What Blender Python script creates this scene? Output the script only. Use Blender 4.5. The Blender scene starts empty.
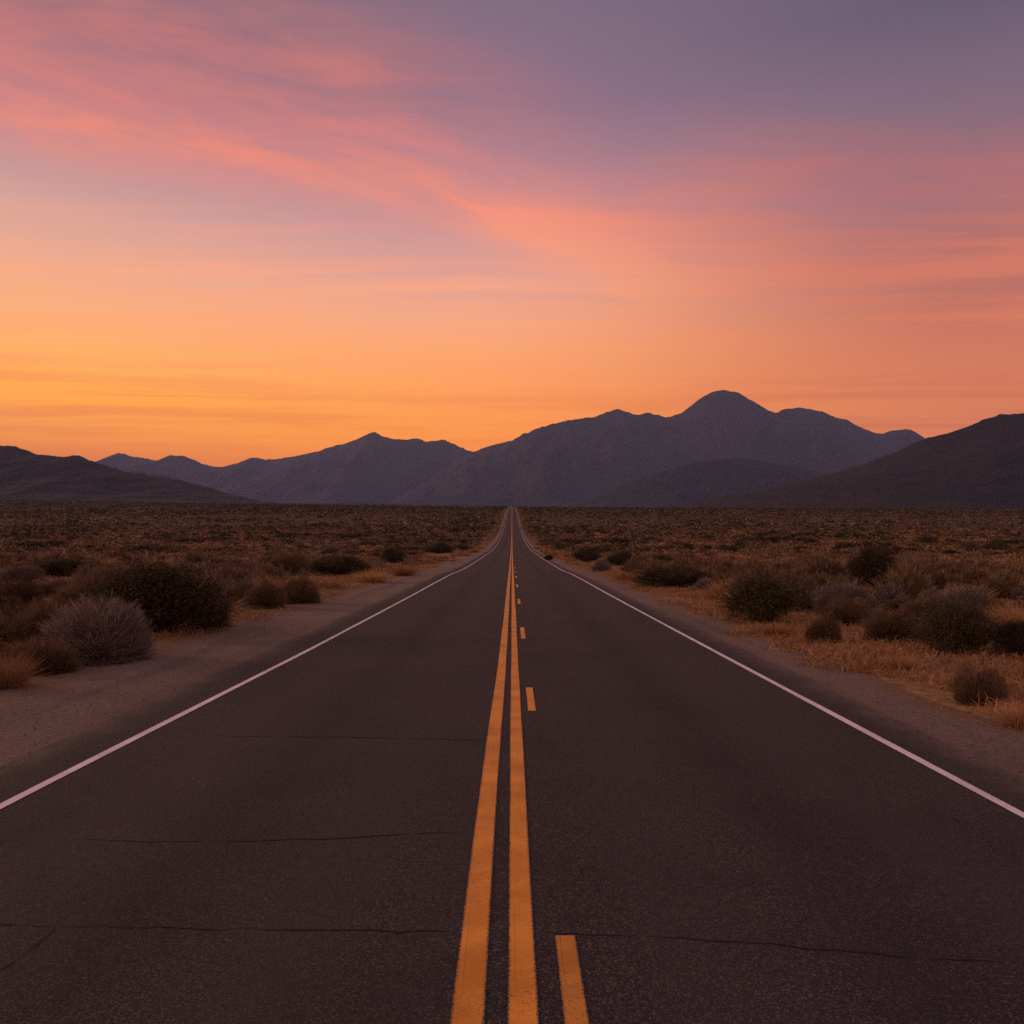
import bpy, math, random
import numpy as np

R = math.radians
sc = bpy.context.scene
COL = sc.collection

# ------------------------------------------------------------------ camera
F_PX, HORIZON_Y, CAM_H = 900.0, 543.0, 1.87
cam_data = bpy.data.cameras.new("camera")
cam_data.sensor_width = 36.0
cam_data.lens = 36.0 * F_PX / 1024.0
cam_data.shift_y = (HORIZON_Y - 512.0) / 1024.0
cam_data.clip_start = 0.05
cam_data.clip_end = 60000.0
cam = bpy.data.objects.new("camera", cam_data)
cam.location = (0, 0, CAM_H)
cam.rotation_euler = (R(90), 0, 0)
COL.objects.link(cam)
sc.camera = cam

# ------------------------------------------------------------------ colour management / cycles
sc.view_settings.view_transform = 'Standard'
sc.view_settings.look = 'None'
sc.view_settings.gamma = 1.0
sc.view_settings.exposure = 0.0
sc.cycles.max_bounces = 6
sc.cycles.diffuse_bounces = 3
sc.cycles.glossy_bounces = 2
sc.cycles.transparent_max_bounces = 6
sc.cycles.volume_bounces = 1
sc.cycles.use_denoising = False
sc.cycles.sample_clamp_indirect = 2.0
sc.cycles.sample_clamp_direct = 3.0
sc.cycles.use_adaptive_sampling = False


def lin(c, a=1.0):
    """sRGB 0-255 -> linear rgba"""
    o = []
    for v in c:
        v = v / 255.0
        o.append(v / 12.92 if v <= 0.04045 else ((v + 0.055) / 1.055) ** 2.4)
    return (o[0], o[1], o[2], a)


# ------------------------------------------------------------------ node helper
class NT:
    def __init__(self, tree):
        self.t = tree
        self.n = tree.nodes
        self.l = tree.links

    def node(self, typ, **kw):
        n = self.n.new(typ)
        for k, v in kw.items():
            setattr(n, k, v)
        return n

    def put(self, sock, val):
        if isinstance(val, bpy.types.NodeSocket):
            self.l.new(val, sock)
        else:
            sock.default_value = val

    def m(self, op, a, b=0.0, c=0.0, clamp=False):
        n = self.node('ShaderNodeMath', operation=op)
        n.use_clamp = clamp
        self.put(n.inputs[0], a)
        self.put(n.inputs[1], b)
        self.put(n.inputs[2], c)
        return n.outputs[0]

    def smooth(self, v, lo, hi, to0=0.0, to1=1.0):
        n = self.node('ShaderNodeMapRange', interpolation_type='SMOOTHSTEP')
        self.put(n.inputs['Value'], v)
        n.inputs['From Min'].default_value = lo
        n.inputs['From Max'].default_value = hi
        n.inputs['To Min'].default_value = to0
        n.inputs['To Max'].default_value = to1
        return n.outputs[0]

    def mix(self, fac, a, b, blend='MIX'):
        n = self.node('ShaderNodeMix', data_type='RGBA', blend_type=blend)
        n.clamp_factor = True
        self.put(n.inputs[0], fac)
        self.put(n.inputs[6], a)
        self.put(n.inputs[7], b)
        return n.outputs[2]

    def ramp(self, fac, stops):
        n = self.node('ShaderNodeValToRGB')
        e = n.color_ramp.elements
        while len(e) > 1:
            e.remove(e[-1])
        e[0].position, e[0].color = stops[0]
        for p, c in stops[1:]:
            x = e.new(p)
            x.color = c
        self.put(n.inputs[0], fac)
        return n.outputs[0]

    def vec(self, x, y, z=0.0):
        n = self.node('ShaderNodeCombineXYZ')
        self.put(n.inputs[0], x)
        self.put(n.inputs[1], y)
        self.put(n.inputs[2], z)
        return n.outputs[0]

    def noise(self, vec, scale, detail=4.0, rough=0.5, dist=0.0):
        n = self.node('ShaderNodeTexNoise')
        self.put(n.inputs['Vector'], vec)
        n.inputs['Scale'].default_value = scale
        n.inputs['Detail'].default_value = detail
        n.inputs['Roughness'].default_value = rough
        n.inputs['Distortion'].default_value = dist
        return n.outputs[0]

    def gauss(self, v, c, w):
        d = self.m('DIVIDE', self.m('SUBTRACT', v, c), w)
        return self.m('EXPONENT', self.m('MULTIPLY', self.m('MULTIPLY', d, d), -1.0))


HZ, HZ_TOP, HZ_FAR = 3.5e-5, 2000.0, 14200.0      # thin air: density, top and far end of the haze box

# ------------------------------------------------------------------ world: dusk sky
SUN_ELEV, SUN_AZ = R(12.0), R(-66.0)      # last light comes low from the left

world = bpy.data.worlds.new("World")
sc.world = world
world.use_nodes = True
wt = NT(world.node_tree)
wt.n.clear()
tc = wt.node('ShaderNodeTexCoord')
sep = wt.node('ShaderNodeSeparateXYZ')
wt.l.new(tc.outputs['Generated'], sep.inputs[0])
dx, dy, dz = sep.outputs
az = wt.m('ARCTAN2', dx, dy)
el = wt.m('ARCSINE', dz)
f_el = wt.m('DIVIDE', wt.m('MAXIMUM', el, 0.0), R(90.0))


def elramp(rows):
    return wt.ramp(f_el, [(d / 90.0, lin(c)) for d, c in rows])


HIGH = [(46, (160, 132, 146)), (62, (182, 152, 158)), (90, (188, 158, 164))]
sky_left = elramp([(0, (205, 112, 72)), (4.8, (218, 122, 70)), (6.0, (243, 148, 72)), (7.5, (253, 163, 76)),
                   (9.3, (255, 171, 84)), (11.3, (253, 175, 106)), (13.3, (249, 174, 126)), (15.5, (236, 170, 140)),
                   (18.5, (212, 162, 152)), (21.5, (184, 140, 146)), (24.5, (164, 120, 132)), (28, (142, 106, 120)),
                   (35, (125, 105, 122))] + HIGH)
sky_mid = elramp([(0, (226, 126, 78)), (5.0, (242, 140, 76)), (7.0, (250, 150, 82)), (9.5, (252, 158, 94)),
                  (12, (250, 164, 112)), (14, (243, 166, 132)), (16.2, (224, 160, 146)), (18.5, (205, 150, 150)),
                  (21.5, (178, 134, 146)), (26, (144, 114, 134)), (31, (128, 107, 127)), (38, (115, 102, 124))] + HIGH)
sky_right = elramp([(0, (216, 122, 96)), (5.0, (221, 128, 96)), (8.0, (213, 125, 94)), (10.5, (206, 121, 95)),
                    (13, (192, 114, 98)), (15.5, (172, 109, 104)), (18, (158, 109, 114)), (20.5, (144, 108, 121)),
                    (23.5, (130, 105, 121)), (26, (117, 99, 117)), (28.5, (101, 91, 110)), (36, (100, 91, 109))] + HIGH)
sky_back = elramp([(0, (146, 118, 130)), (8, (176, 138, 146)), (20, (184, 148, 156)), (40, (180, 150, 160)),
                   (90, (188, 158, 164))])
c1 = wt.mix(wt.smooth(az, R(-30), R(4)), sky_left, sky_mid)
c2 = wt.mix(wt.smooth(az, R(-4), R(30)), c1, sky_right)
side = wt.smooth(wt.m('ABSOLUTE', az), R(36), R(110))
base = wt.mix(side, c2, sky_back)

# cirrus: streaks laid out in azimuth / elevation
warp = wt.m('MULTIPLY', wt.m('SUBTRACT', wt.noise(wt.vec(wt.m('MULTIPLY', az, 3.2), wt.m('MULTIPLY', el, 8.0), 3.7), 1.0, 2.0), 0.5), 0.045)
el_w = wt.m('ADD', el, warp)
az2 = wt.m('MULTIPLY', az, az)
# the main veil sinks to the right; the flat streaks follow level cloud decks
t_band = wt.m('ADD', el_w, wt.m('ADD', wt.m('MULTIPLY', az, 0.27), wt.m('MULTIPLY', az2, 0.27)))
t_flat = wt.m('MULTIPLY', wt.m('ADD', el, wt.m('MULTIPLY', warp, 0.4)), wt.m('ADD', 1.0, wt.m('MULTIPLY', wt.m('MINIMUM', az2, 0.6), 0.5)))
n_band = wt.noise(wt.vec(wt.m('MULTIPLY', az, 6.0), wt.m('MULTIPLY', t_band, 48.0), 1.3), 1.0, 8.0, 0.66, 0.3)
n_flat = wt.noise(wt.vec(wt.m('MULTIPLY', az, 2.6), wt.m('MULTIPLY', t_flat, 60.0), 8.1), 1.0, 5.0, 0.55, 0.2)
n_soft = wt.noise(wt.vec(wt.m('MULTIPLY', az, 4.0), wt.m('MULTIPLY', t_flat, 26.0), 5.5), 1.0, 7.0, 0.62, 0.3)
t_up = wt.m('ADD', el_w, wt.m('ADD', wt.m('MULTIPLY', az, 0.16), wt.m('MULTIPLY', az2, 0.33)))
n_up = wt.noise(wt.vec(wt.m('MULTIPLY', az, 5.0), wt.m('MULTIPLY', t_up, 36.0), 6.3), 1.0, 8.0, 0.64, 0.35)
n_puff = wt.noise(wt.vec(wt.m('MULTIPLY', az, 5.0), wt.m('MULTIPLY', t_band, 13.0), 2.2), 1.0, 5.0, 0.6, 0.3)
streak = wt.smooth(n_band, 0.36, 0.66)
soft = wt.smooth(n_soft, 0.32, 0.68)
puff = wt.smooth(n_puff, 0.34, 0.66)
flat = wt.smooth(n_flat, 0.36, 0.64)


def mul(*v):
    o = v[0]
    for q in v[1:]:
        o = wt.m('MULTIPLY', o, q)
    return o


def lift_(v, k):
    return wt.m('ADD', wt.m('MULTIPLY', v, 1.0 - k), k)


fade_r = wt.smooth(az, R(4), R(15), 1.0, 0.0)
band_a = mul(wt.gauss(t_band, 0.342, 0.033), fade_r, lift_(streak, 0.5), lift_(puff, 0.65))
band_b = mul(wt.smooth(t_band, 0.34, 0.40), wt.smooth(t_band, 0.44, 0.56, 1.0, 0.0), wt.smooth(az, R(-16), R(10), 1.0, 0.0), lift_(puff, 0.55), lift_(wt.smooth(n_up, 0.34, 0.66), 0.4))
band_c = mul(wt.gauss(t_flat, 0.335, 0.050), wt.smooth(az, R(-5), R(4)), wt.smooth(az, R(13), R(26), 1.0, 0.0), lift_(soft, 0.35))
band_d = mul(wt.gauss(wt.m('ADD', t_flat, warp), 0.395, 0.034), lift_(soft, 0.3), wt.smooth(az, R(6), R(20)))
band_e = mul(wt.gauss(wt.m('SUBTRACT', wt.m('ADD', t_flat, warp), wt.m('MULTIPLY', az, 0.10)), 0.262, 0.026), lift_(flat, 0.45), wt.smooth(az, R(2), R(15)))
band_g = mul(wt.gauss(t_flat, 0.305, 0.05), flat, wt.smooth(az, R(0), R(12)))
band_f = mul(wt.gauss(t_flat, 0.303, 0.014), lift_(flat, 0.2), wt.smooth(az, R(-18), R(-6), 1.0, 0.0))


def wsum(pairs):
    o = None
    for s, k in pairs:
        v = wt.m('MULTIPLY', s, k)
        o = v if o is None else wt.m('ADD', o, v)
    return o


cl_l = elramp([(0, (248, 150, 90)), (12, (255, 166, 110)), (16, (252, 168, 132)), (20, (246, 148, 122)), (24, (226, 132, 120)),
               (27, (204, 122, 116)), (31, (172, 114, 118)), (40, (190, 150, 160))])
cl_r = elramp([(0, (222, 128, 95)), (12, (220, 126, 98)), (16, (206, 120, 102)), (20, (188, 112, 108)), (25, (164, 104, 110)),
               (30, (120, 90, 108)), (40, (190, 150, 160))])
cl_col = wt.mix(wt.smooth(az, R(-2), R(24)), cl_l, cl_r)
fac = wt.m('MINIMUM', wsum([(band_a, 1.15), (band_b, 0.95), (band_c, 0.75), (band_d, 0.7), (band_e, 0.8), (band_f, 0.45), (band_g, 0.4)]), 0.92)
sky1 = wt.mix(fac, base, cl_col)
# low stratus streaks over the ridges: darker and redder
low = wt.m('MULTIPLY', wt.smooth(n_flat, 0.44, 0.62), wt.m('MULTIPLY', wt.smooth(el, 0.06, 0.10), wt.smooth(el, 0.14, 0.22, 1.0, 0.0)))
sky2 = wt.mix(wt.m('MULTIPLY', low, 0.5), sky1, wt.mix(wt.smooth(az, R(2), R(22)), lin((232, 128, 78)), lin((196, 108, 90))))
hi_st = wt.m('MULTIPLY', wt.smooth(n_flat, 0.42, 0.66), wt.m('MULTIPLY', wt.smooth(el, 0.13, 0.2), wt.smooth(el, 0.28, 0.36, 1.0, 0.0)))
sky3 = wt.mix(wt.m('MULTIPLY', hi_st, 0.6), sky2, cl_col)
# clear-air term from the physical sky (very low sun)
nish = wt.node('ShaderNodeTexSky', sky_type='NISHITA')
nish.sun_disc = False
nish.sun_elevation = SUN_ELEV
nish.sun_rotation = SUN_AZ
bg1 = wt.node('ShaderNodeBackground')
# the sky lies outside the haze box: what the air takes on the way is given back here as plain strength
tau = wt.m('MULTIPLY', wt.m('MINIMUM', HZ_FAR, wt.m('DIVIDE', HZ_TOP, wt.m('MAXIMUM', dz, 0.02))), HZ)
gain = wt.m('EXPONENT', tau)
gm_ = wt.node('ShaderNodeVectorMath', operation='SCALE')
wt.l.new(sky3, gm_.inputs[0])
wt.l.new(gain, gm_.inputs['Scale'])
hz_ = wt.node('ShaderNodeVectorMath', operation='SCALE')
hz_.inputs[0].default_value = (0.16, 0.14, 0.20)
wt.l.new(wt.m('SUBTRACT', gain, 1.0), hz_.inputs['Scale'])
sb_ = wt.node('ShaderNodeVectorMath', operation='SUBTRACT')
wt.l.new(gm_.outputs[0], sb_.inputs[0])
wt.l.new(hz_.outputs[0], sb_.inputs[1])
mx_ = wt.node('ShaderNodeVectorMath', operation='MAXIMUM')
wt.l.new(sb_.outputs[0], mx_.inputs[0])
mx_.inputs[1].default_value = (0.004, 0.004, 0.004)
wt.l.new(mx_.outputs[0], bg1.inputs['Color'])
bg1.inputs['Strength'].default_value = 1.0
bg2 = wt.node('ShaderNodeBackground')
wt.l.new(nish.outputs[0], bg2.inputs['Color'])
bg2.inputs['Strength'].default_value = 0.004
add = wt.node('ShaderNodeAddShader')
wt.l.new(bg1.outputs[0], add.inputs[0])
wt.l.new(bg2.outputs[0], add.inputs[1])
wo = wt.node('ShaderNodeOutputWorld')
wt.l.new(add.outputs[0], wo.inputs['Surface'])

# ------------------------------------------------------------------ sun: last soft afterglow, low over the left ridges
sun_data = bpy.data.lights.new("sun", 'SUN')
sun_data.energy = 1.7
sun_data.angle = R(14)
sun_data.color = (1.0, 0.56, 0.30)
sun = bpy.data.objects.new("sun", sun_data)
SUN_LAMP_EL = SUN_ELEV
sun.rotation_euler = (R(90) - SUN_LAMP_EL, 0, math.pi - SUN_AZ)   # light arrives from front-left
COL.objects.link(sun)

# ------------------------------------------------------------------ numpy noise
_rs = np.random.RandomState(7)
_TAB = _rs.rand(512, 512)


def vnoise(x, y):
    xi = np.floor(x).astype(np.int64)
    yi = np.floor(y).astype(np.int64)
    fx, fy = x - xi, y - yi
    fx = fx * fx * fx * (fx * (fx * 6 - 15) + 10)
    fy = fy * fy * fy * (fy * (fy * 6 - 15) + 10)
    g = lambda i, j: _TAB[i % 512, j % 512]
    return ((g(xi, yi) * (1 - fx) + g(xi + 1, yi) * fx) * (1 - fy)
            + (g(xi, yi + 1) * (1 - fx) + g(xi + 1, yi + 1) * fx) * fy)


def fbm(x, y, octv=4, gain=0.5):
    s, a, t = 0.0, 1.0, 0.0
    for k in range(octv):
        s = s + a * vnoise(x * 2 ** k + 37.3 * k, y * 2 ** k + 11.9 * k)
        t += a
        a *= gain
    return s / t


def sstep(v, lo, hi):
    t = np.clip((v - lo) / (hi - lo), 0, 1)
    return t * t * (3 - 2 * t)


# ------------------------------------------------------------------ terrain profile (near road level, far fan climbing)
PD = np.array([-400, -60, 0, 30, 46, 53, 60, 71, 86, 120, 165, 190, 260, 340, 500, 680, 970, 1400, 2500, 4000, 20000.])
PZ = np.array([0, 0, 0, 0.0, .035, .035, -.03, -.03, .02, .22, .55, 1.0, 2.9, 5.6, 14.2, 24.5, 39.0, 57.0, 101.5, 158., 640.])
_S = np.zeros_like(PZ)
_dl = np.diff(PZ) / np.diff(PD)
_S[1:-1] = (_dl[:-1] * np.diff(PD)[1:] + _dl[1:] * np.diff(PD)[:-1]) / (np.diff(PD)[1:] + np.diff(PD)[:-1])
_S[-1] = _dl[-1]


def zroad(d):
    d = np.asarray(d, float)
    i = np.clip(np.searchsorted(PD, d) - 1, 0, len(PD) - 2)
    h = PD[i + 1] - PD[i]
    t = (d - PD[i]) / h
    return ((2 * t ** 3 - 3 * t ** 2 + 1) * PZ[i] + (t ** 3 - 2 * t ** 2 + t) * h * _S[i]
            + (-2 * t ** 3 + 3 * t ** 2) * PZ[i + 1] + (t ** 3 - t ** 2) * h * _S[i + 1])


FLAT = 7.6


def ground(x, d):
    x = np.asarray(x, float)
    d = np.asarray(d, float)
    off = sstep(np.abs(x), FLAT, FLAT + 8)
    z = zroad(d)
    z = z + off * ((fbm(x / 9.0, d / 9.0, 3) - 0.5) * 0.35 + (fbm(x / 60.0 + 5, d / 60.0, 2) - 0.5) * 0.7 * sstep(d, 30, 150))
    z = z + off * (fbm(x / 700.0 + 3, d / 500.0 + 9, 3) - 0.5) * 0.007 * np.maximum(d, 0) * sstep(d, 200, 900)
    z = z - 0.0105 * x * sstep(d, 250, 1600)
    return z


def cast(px, py, lift=0.0):
    """point on the smooth ground seen at this place of the photograph"""
    d = np.geomspace(3, 1500, 6000)
    zr = CAM_H - (py - HORIZON_Y) * d / F_PX
    g = zroad(d)
    i = int(np.argmax(zr <= g))
    return (px - 512.0) / F_PX * d[i], d[i]


# ------------------------------------------------------------------ mesh helpers
def mesh_np(name, verts, quads, mats, parent=None, smooth=False, uv=None, link=True):
    verts = np.asarray(verts, np.float32)
    quads = np.asarray(quads, np.int32)
    k = quads.shape[1]
    me = bpy.data.meshes.new(name)
    me.vertices.add(len(verts))
    me.vertices.foreach_set('co', verts.ravel())
    me.loops.add(quads.size)
    me.loops.foreach_set('vertex_index', quads.ravel())
    me.polygons.add(len(quads))
    me.polygons.foreach_set('loop_start', np.arange(0, quads.size, k, dtype=np.int32))
    if smooth:
        me.polygons.foreach_set('use_smooth', np.ones(len(quads), bool))
    if uv is not None:
        l = me.uv_layers.new(name='UVMap')
        l.data.foreach_set('uv', np.asarray(uv, np.float32)[quads.ravel()].ravel())
    me.update(calc_edges=True)
    for m_ in (mats if isinstance(mats, (list, tuple)) else [mats]):
        me.materials.append(m_)
    if not link:
        return me
    o = bpy.data.objects.new(name, me)
    COL.objects.link(o)
    o.parent = parent
    return o


def grid_faces(nr, nc):
    i = np.arange(nr - 1)[:, None] * nc + np.arange(nc - 1)[None, :]
    return np.stack([i, i + 1, i + nc + 1, i + nc], -1).reshape(-1, 4)


def tag(o, label=None, cat=None, group=None, kind=None):
    if label:
        o['label'] = label
    if cat:
        o['category'] = cat
    if group:
        o['group'] = group
    if kind:
        o['kind'] = kind
    return o


# ------------------------------------------------------------------ materials
def principled(name, rough=0.9, spec=0.3):
    m_ = bpy.data.materials.new(name)
    m_.use_nodes = True
    nt = NT(m_.node_tree)
    b = nt.n['Principled BSDF']
    b.inputs['Roughness'].default_value = rough
    b.inputs['Specular IOR Level'].default_value = spec
    return m_, nt, b


def bump(nt, b, h, strength, dist):
    n = nt.node('ShaderNodeBump')
    n.inputs['Strength'].default_value = strength
    n.inputs['Distance'].default_value = dist
    nt.put(n.inputs['Height'], h)
    nt.l.new(n.outputs[0], b.inputs['Normal'])


def pos_nodes(nt):
    g = nt.node('ShaderNodeNewGeometry')
    s = nt.node('ShaderNodeSeparateXYZ')
    nt.l.new(g.outputs['Position'], s.inputs[0])
    return g, s.outputs[0], s.outputs[1], s.outputs[2]


def asphalt_color(nt, P, X, Y):
    grain = nt.noise(P, 150.0, 3.0, 0.8)
    agg = nt.node('ShaderNodeTexVoronoi')
    nt.put(agg.inputs['Vector'], P)
    agg.inputs['Scale'].default_value = 150.0
    sepc = nt.node('ShaderNodeSeparateColor')
    nt.l.new(agg.outputs['Color'], sepc.inputs[0])
    spk = nt.smooth(sepc.outputs[0], 0.84, 0.96)
    patch = nt.noise(P, 0.55, 4.0, 0.6, 0.5)
    streaks = nt.noise(nt.vec(nt.m('MULTIPLY', X, 2.2), nt.m('MULTIPLY', Y, 0.07)), 1.0, 4.0, 0.6)
    c = nt.mix(nt.smooth(grain, 0.40, 0.61), (0.001, 0.001, 0.001, 1), (0.086, 0.070, 0.068, 1))
    mid = nt.noise(P, 42.0, 3.0, 0.7)
    c = nt.mix(nt.smooth(mid, 0.38, 0.62, 0.55, 0.0), c, (0.012, 0.0102, 0.0104, 1))
    c = nt.mix(nt.m('MULTIPLY', spk, 0.65), c, (0.19, 0.152, 0.140, 1))
    c = nt.mix(nt.smooth(patch, 0.35, 0.7, 0.0, 0.35), c, (0.015, 0.0128, 0.013, 1))
    c = nt.mix(nt.smooth(streaks, 0.38, 0.68, 0.0, 0.35), c, (0.043, 0.036, 0.036, 1))
    # traffic-polished wheel paths and the oil-dark lane centre
    ax = nt.m('ABSOLUTE', nt.m('ADD', X, 0.06))
    wheel = nt.m('ADD', nt.gauss(ax, 1.0, 0.34), nt.gauss(ax, 2.6, 0.36))
    c = nt.mix(nt.m('MULTIPLY', wheel, 0.25), c, (0.048, 0.040, 0.040, 1))
    oil = nt.gauss(ax, 1.85, 0.32)
    c = nt.mix(nt.m('MULTIPLY', oil, 0.3), c, (0.014, 0.012, 0.0125, 1))
    return c, grain, sepc.outputs[0]


def mat_asphalt():
    m_, nt, b = principled('asphalt', 0.93, 0.16)
    g, X, Y, Z = pos_nodes(nt)
    c, grain, agg = asphalt_color(nt, g.outputs['Position'], X, Y)
    # gravel dragged over the ragged edge
    ed = nt.noise(g.outputs['Position'], 1.6, 5.0, 0.65)
    edge = nt.m('ADD', nt.m('ABSOLUTE', nt.m('ADD', X, 0.12)), nt.m('MULTIPLY', nt.m('SUBTRACT', ed, 0.5), 0.7))
    grit = nt.noise(g.outputs['Position'], 38.0, 3.0, 0.7)
    gm = nt.m('MULTIPLY', nt.smooth(edge, 3.72, 4.3), nt.smooth(grit, 0.36, 0.6))
    c = nt.mix(nt.m('MULTIPLY', gm, 0.8), c, (0.17, 0.125, 0.105, 1))
    nt.put(b.inputs['Base Color'], c)
    bump(nt, b, nt.m('ADD', nt.m('MULTIPLY', grain, 0.7), nt.m('MULTIPLY', agg, 0.3)), 0.55, 0.006)
    return m_


def mat_paint(name, col_a, col_b, wear):
    m_, nt, b = principled(name, 0.7, 0.35)
    g, X, Y, Z = pos_nodes(nt)
    P = g.outputs['Position']
    ac, grain, agg = asphalt_color(nt, P, X, Y)
    uvn = nt.node('ShaderNodeUVMap')
    su = nt.node('ShaderNodeSeparateXYZ')
    nt.l.new(uvn.outputs[0], su.inputs[0])
    U = su.outputs[0]
    tone = nt.noise(P, 2.2, 4.0, 0.6)
    c = nt.mix(nt.smooth(tone, 0.3, 0.7), col_a, col_b)
    c = nt.mix(nt.smooth(nt.noise(P, 60.0, 3.0, 0.7), 0.45, 0.75, 0.0, 0.35), c, tuple(v * 0.6 for v in col_a[:3]) + (1,))
    # worn: pinholes, aggregate tops, cross scuffs, ragged rims
    fine = nt.noise(P, 85.0, 3.0, 0.75)
    broad = nt.noise(P, 1.3, 3.0, 0.6)
    scuff = nt.noise(nt.vec(nt.m('MULTIPLY', X, 1.2), nt.m('MULTIPLY', Y, 26.0)), 1.0, 3.0, 0.6)
    dist = nt.m('SUBTRACT', 0.5, nt.m('ABSOLUTE', nt.m('SUBTRACT', U, 0.5)))
    rim = nt.smooth(nt.m('ADD', dist, nt.m('MULTIPLY', nt.m('SUBTRACT', fine, 0.5), 0.35)), 0.0, 0.10, 1.0, 0.0)
    holes = nt.smooth(nt.m('ADD', fine, nt.m('MULTIPLY', nt.m('SUBTRACT', broad, 0.5), 0.5)), 0.66 - wear * 0.1, 0.82 - wear * 0.1)
    sc_ = nt.m('MAXIMUM', nt.smooth(scuff, 0.60, 0.8, 0.0, 0.6), nt.smooth(nt.noise(nt.vec(nt.m('MULTIPLY', U, 9.0), nt.m('MULTIPLY', Y, 0.35)), 1.0, 3.0, 0.6), 0.56, 0.78, 0.0, 0.8))
    w = nt.m('MAXIMUM', rim, nt.m('MAXIMUM', nt.m('MULTIPLY', holes, 0.8), nt.m('MULTIPLY', sc_, wear)))
    nt.put(b.inputs['Base Color'], nt.mix(w, c, ac))
    bump(nt, b, grain, 0.35, 0.004)
    return m_


def mat_gravel():
    m_, nt, b = principled('shoulder_gravel', 0.95, 0.2)
    g, X, Y, Z = pos_nodes(nt)
    P = g.outputs['Position']
    v = nt.node('ShaderNodeTexVoronoi')
    nt.put(v.inputs['Vector'], P)
    v.inputs['Scale'].default_value = 42.0
    s = nt.node('ShaderNodeSeparateColor')
    nt.l.new(v.outputs['Color'], s.inputs[0])
    fine = nt.noise(P, 90.0, 3.0, 0.7)
    broad = nt.noise(P, 0.5, 4.0, 0.6, 0.6)
    trk = nt.noise(nt.vec(nt.m('MULTIPLY', X, 1.6), nt.m('MULTIPLY', Y, 0.12)), 1.0, 4.0, 0.6)
    c = nt.mix(s.outputs[0], (0.125, 0.090, 0.074, 1), (0.33, 0.24, 0.20, 1))
    c = nt.mix(nt.smooth(fine, 0.35, 0.7, 0.0, 0.6), c, (0.12, 0.086, 0.070, 1))
    mid = nt.noise(P, 16.0, 4.0, 0.75)
    c = nt.mix(nt.smooth(mid, 0.36, 0.62, 0.5, 0.0), c, (0.095, 0.072, 0.062, 1))
    c = nt.mix(nt.smooth(broad, 0.35, 0.7, 0.0, 0.45), c, (0.25, 0.17, 0.125, 1))
    c = nt.mix(nt.smooth(trk, 0.42, 0.66, 0.0, 0.45), c, (0.10, 0.074, 0.064, 1))
    uvn = nt.node('ShaderNodeUVMap')
    su = nt.node('ShaderNodeSeparateXYZ')
    nt.l.new(uvn.outputs[0], su.inputs[0])
    U = su.outputs[0]
    isr = nt.m('GREATER_THAN', X, 0.0)
    t_out = nt.m('ADD', nt.m('MULTIPLY', nt.m('SUBTRACT', 1.0, isr), U), nt.m('MULTIPLY', isr, nt.m('SUBTRACT', 1.0, U)))
    blot = nt.noise(P, 1.9, 5.0, 0.7)
    litter = nt.noise(P, 14.0, 4.0, 0.7)
    om = nt.smooth(nt.m('ADD', t_out, nt.m('MULTIPLY', nt.m('SUBTRACT', blot, 0.5), 0.9)), 0.0, 0.34, 1.0, 0.0)
    lc = nt.mix(nt.smooth(litter, 0.35, 0.65), (0.10, 0.055, 0.028, 1), (0.30, 0.165, 0.074, 1))
    c = nt.mix(nt.m('MULTIPLY', om, nt.smooth(fine, 0.25, 0.55)), c, lc)
    nt.put(b.inputs['Base Color'], c)
    bump(nt, b, nt.m('ADD', v.outputs['Distance'], nt.m('ADD', fine, mid)), 0.9, 0.03)
    return m_


def mat_ground():
    m_, nt, b = principled('desert_soil', 0.97, 0.15)
    g, X, Y, Z = pos_nodes(nt)
    P = g.outputs['Position']
    n1 = nt.noise(P, 0.30, 5.0, 0.65, 0.4)
    n2 = nt.noise(P, 6.0, 5.0, 0.7)
    n3 = nt.noise(P, 45.0, 3.0, 0.7)
    n4 = nt.noise(nt.vec(nt.m('MULTIPLY', X, 0.012), nt.m('MULTIPLY', Y, 0.03)), 1.0, 5.0, 0.65)
    c = nt.mix(nt.smooth(n1, 0.35, 0.65), (0.15, 0.082, 0.040, 1), (0.33, 0.175, 0.076, 1))
    c = nt.mix(nt.smooth(n2, 0.4, 0.62, 0.0, 0.75), c, (0.085, 0.048, 0.027, 1))
    c = nt.mix(nt.smooth(n3, 0.45, 0.75, 0.0, 0.5), c, (0.40, 0.23, 0.105, 1))
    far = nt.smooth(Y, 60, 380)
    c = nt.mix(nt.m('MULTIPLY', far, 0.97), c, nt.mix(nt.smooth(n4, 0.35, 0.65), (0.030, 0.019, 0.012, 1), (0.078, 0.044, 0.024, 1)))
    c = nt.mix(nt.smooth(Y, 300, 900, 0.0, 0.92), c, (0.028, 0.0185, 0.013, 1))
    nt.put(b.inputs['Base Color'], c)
    bump(nt, b, nt.m('ADD', n2, nt.m('MULTIPLY', n3, 0.4)), 0.8, 0.05)
    return m_


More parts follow.
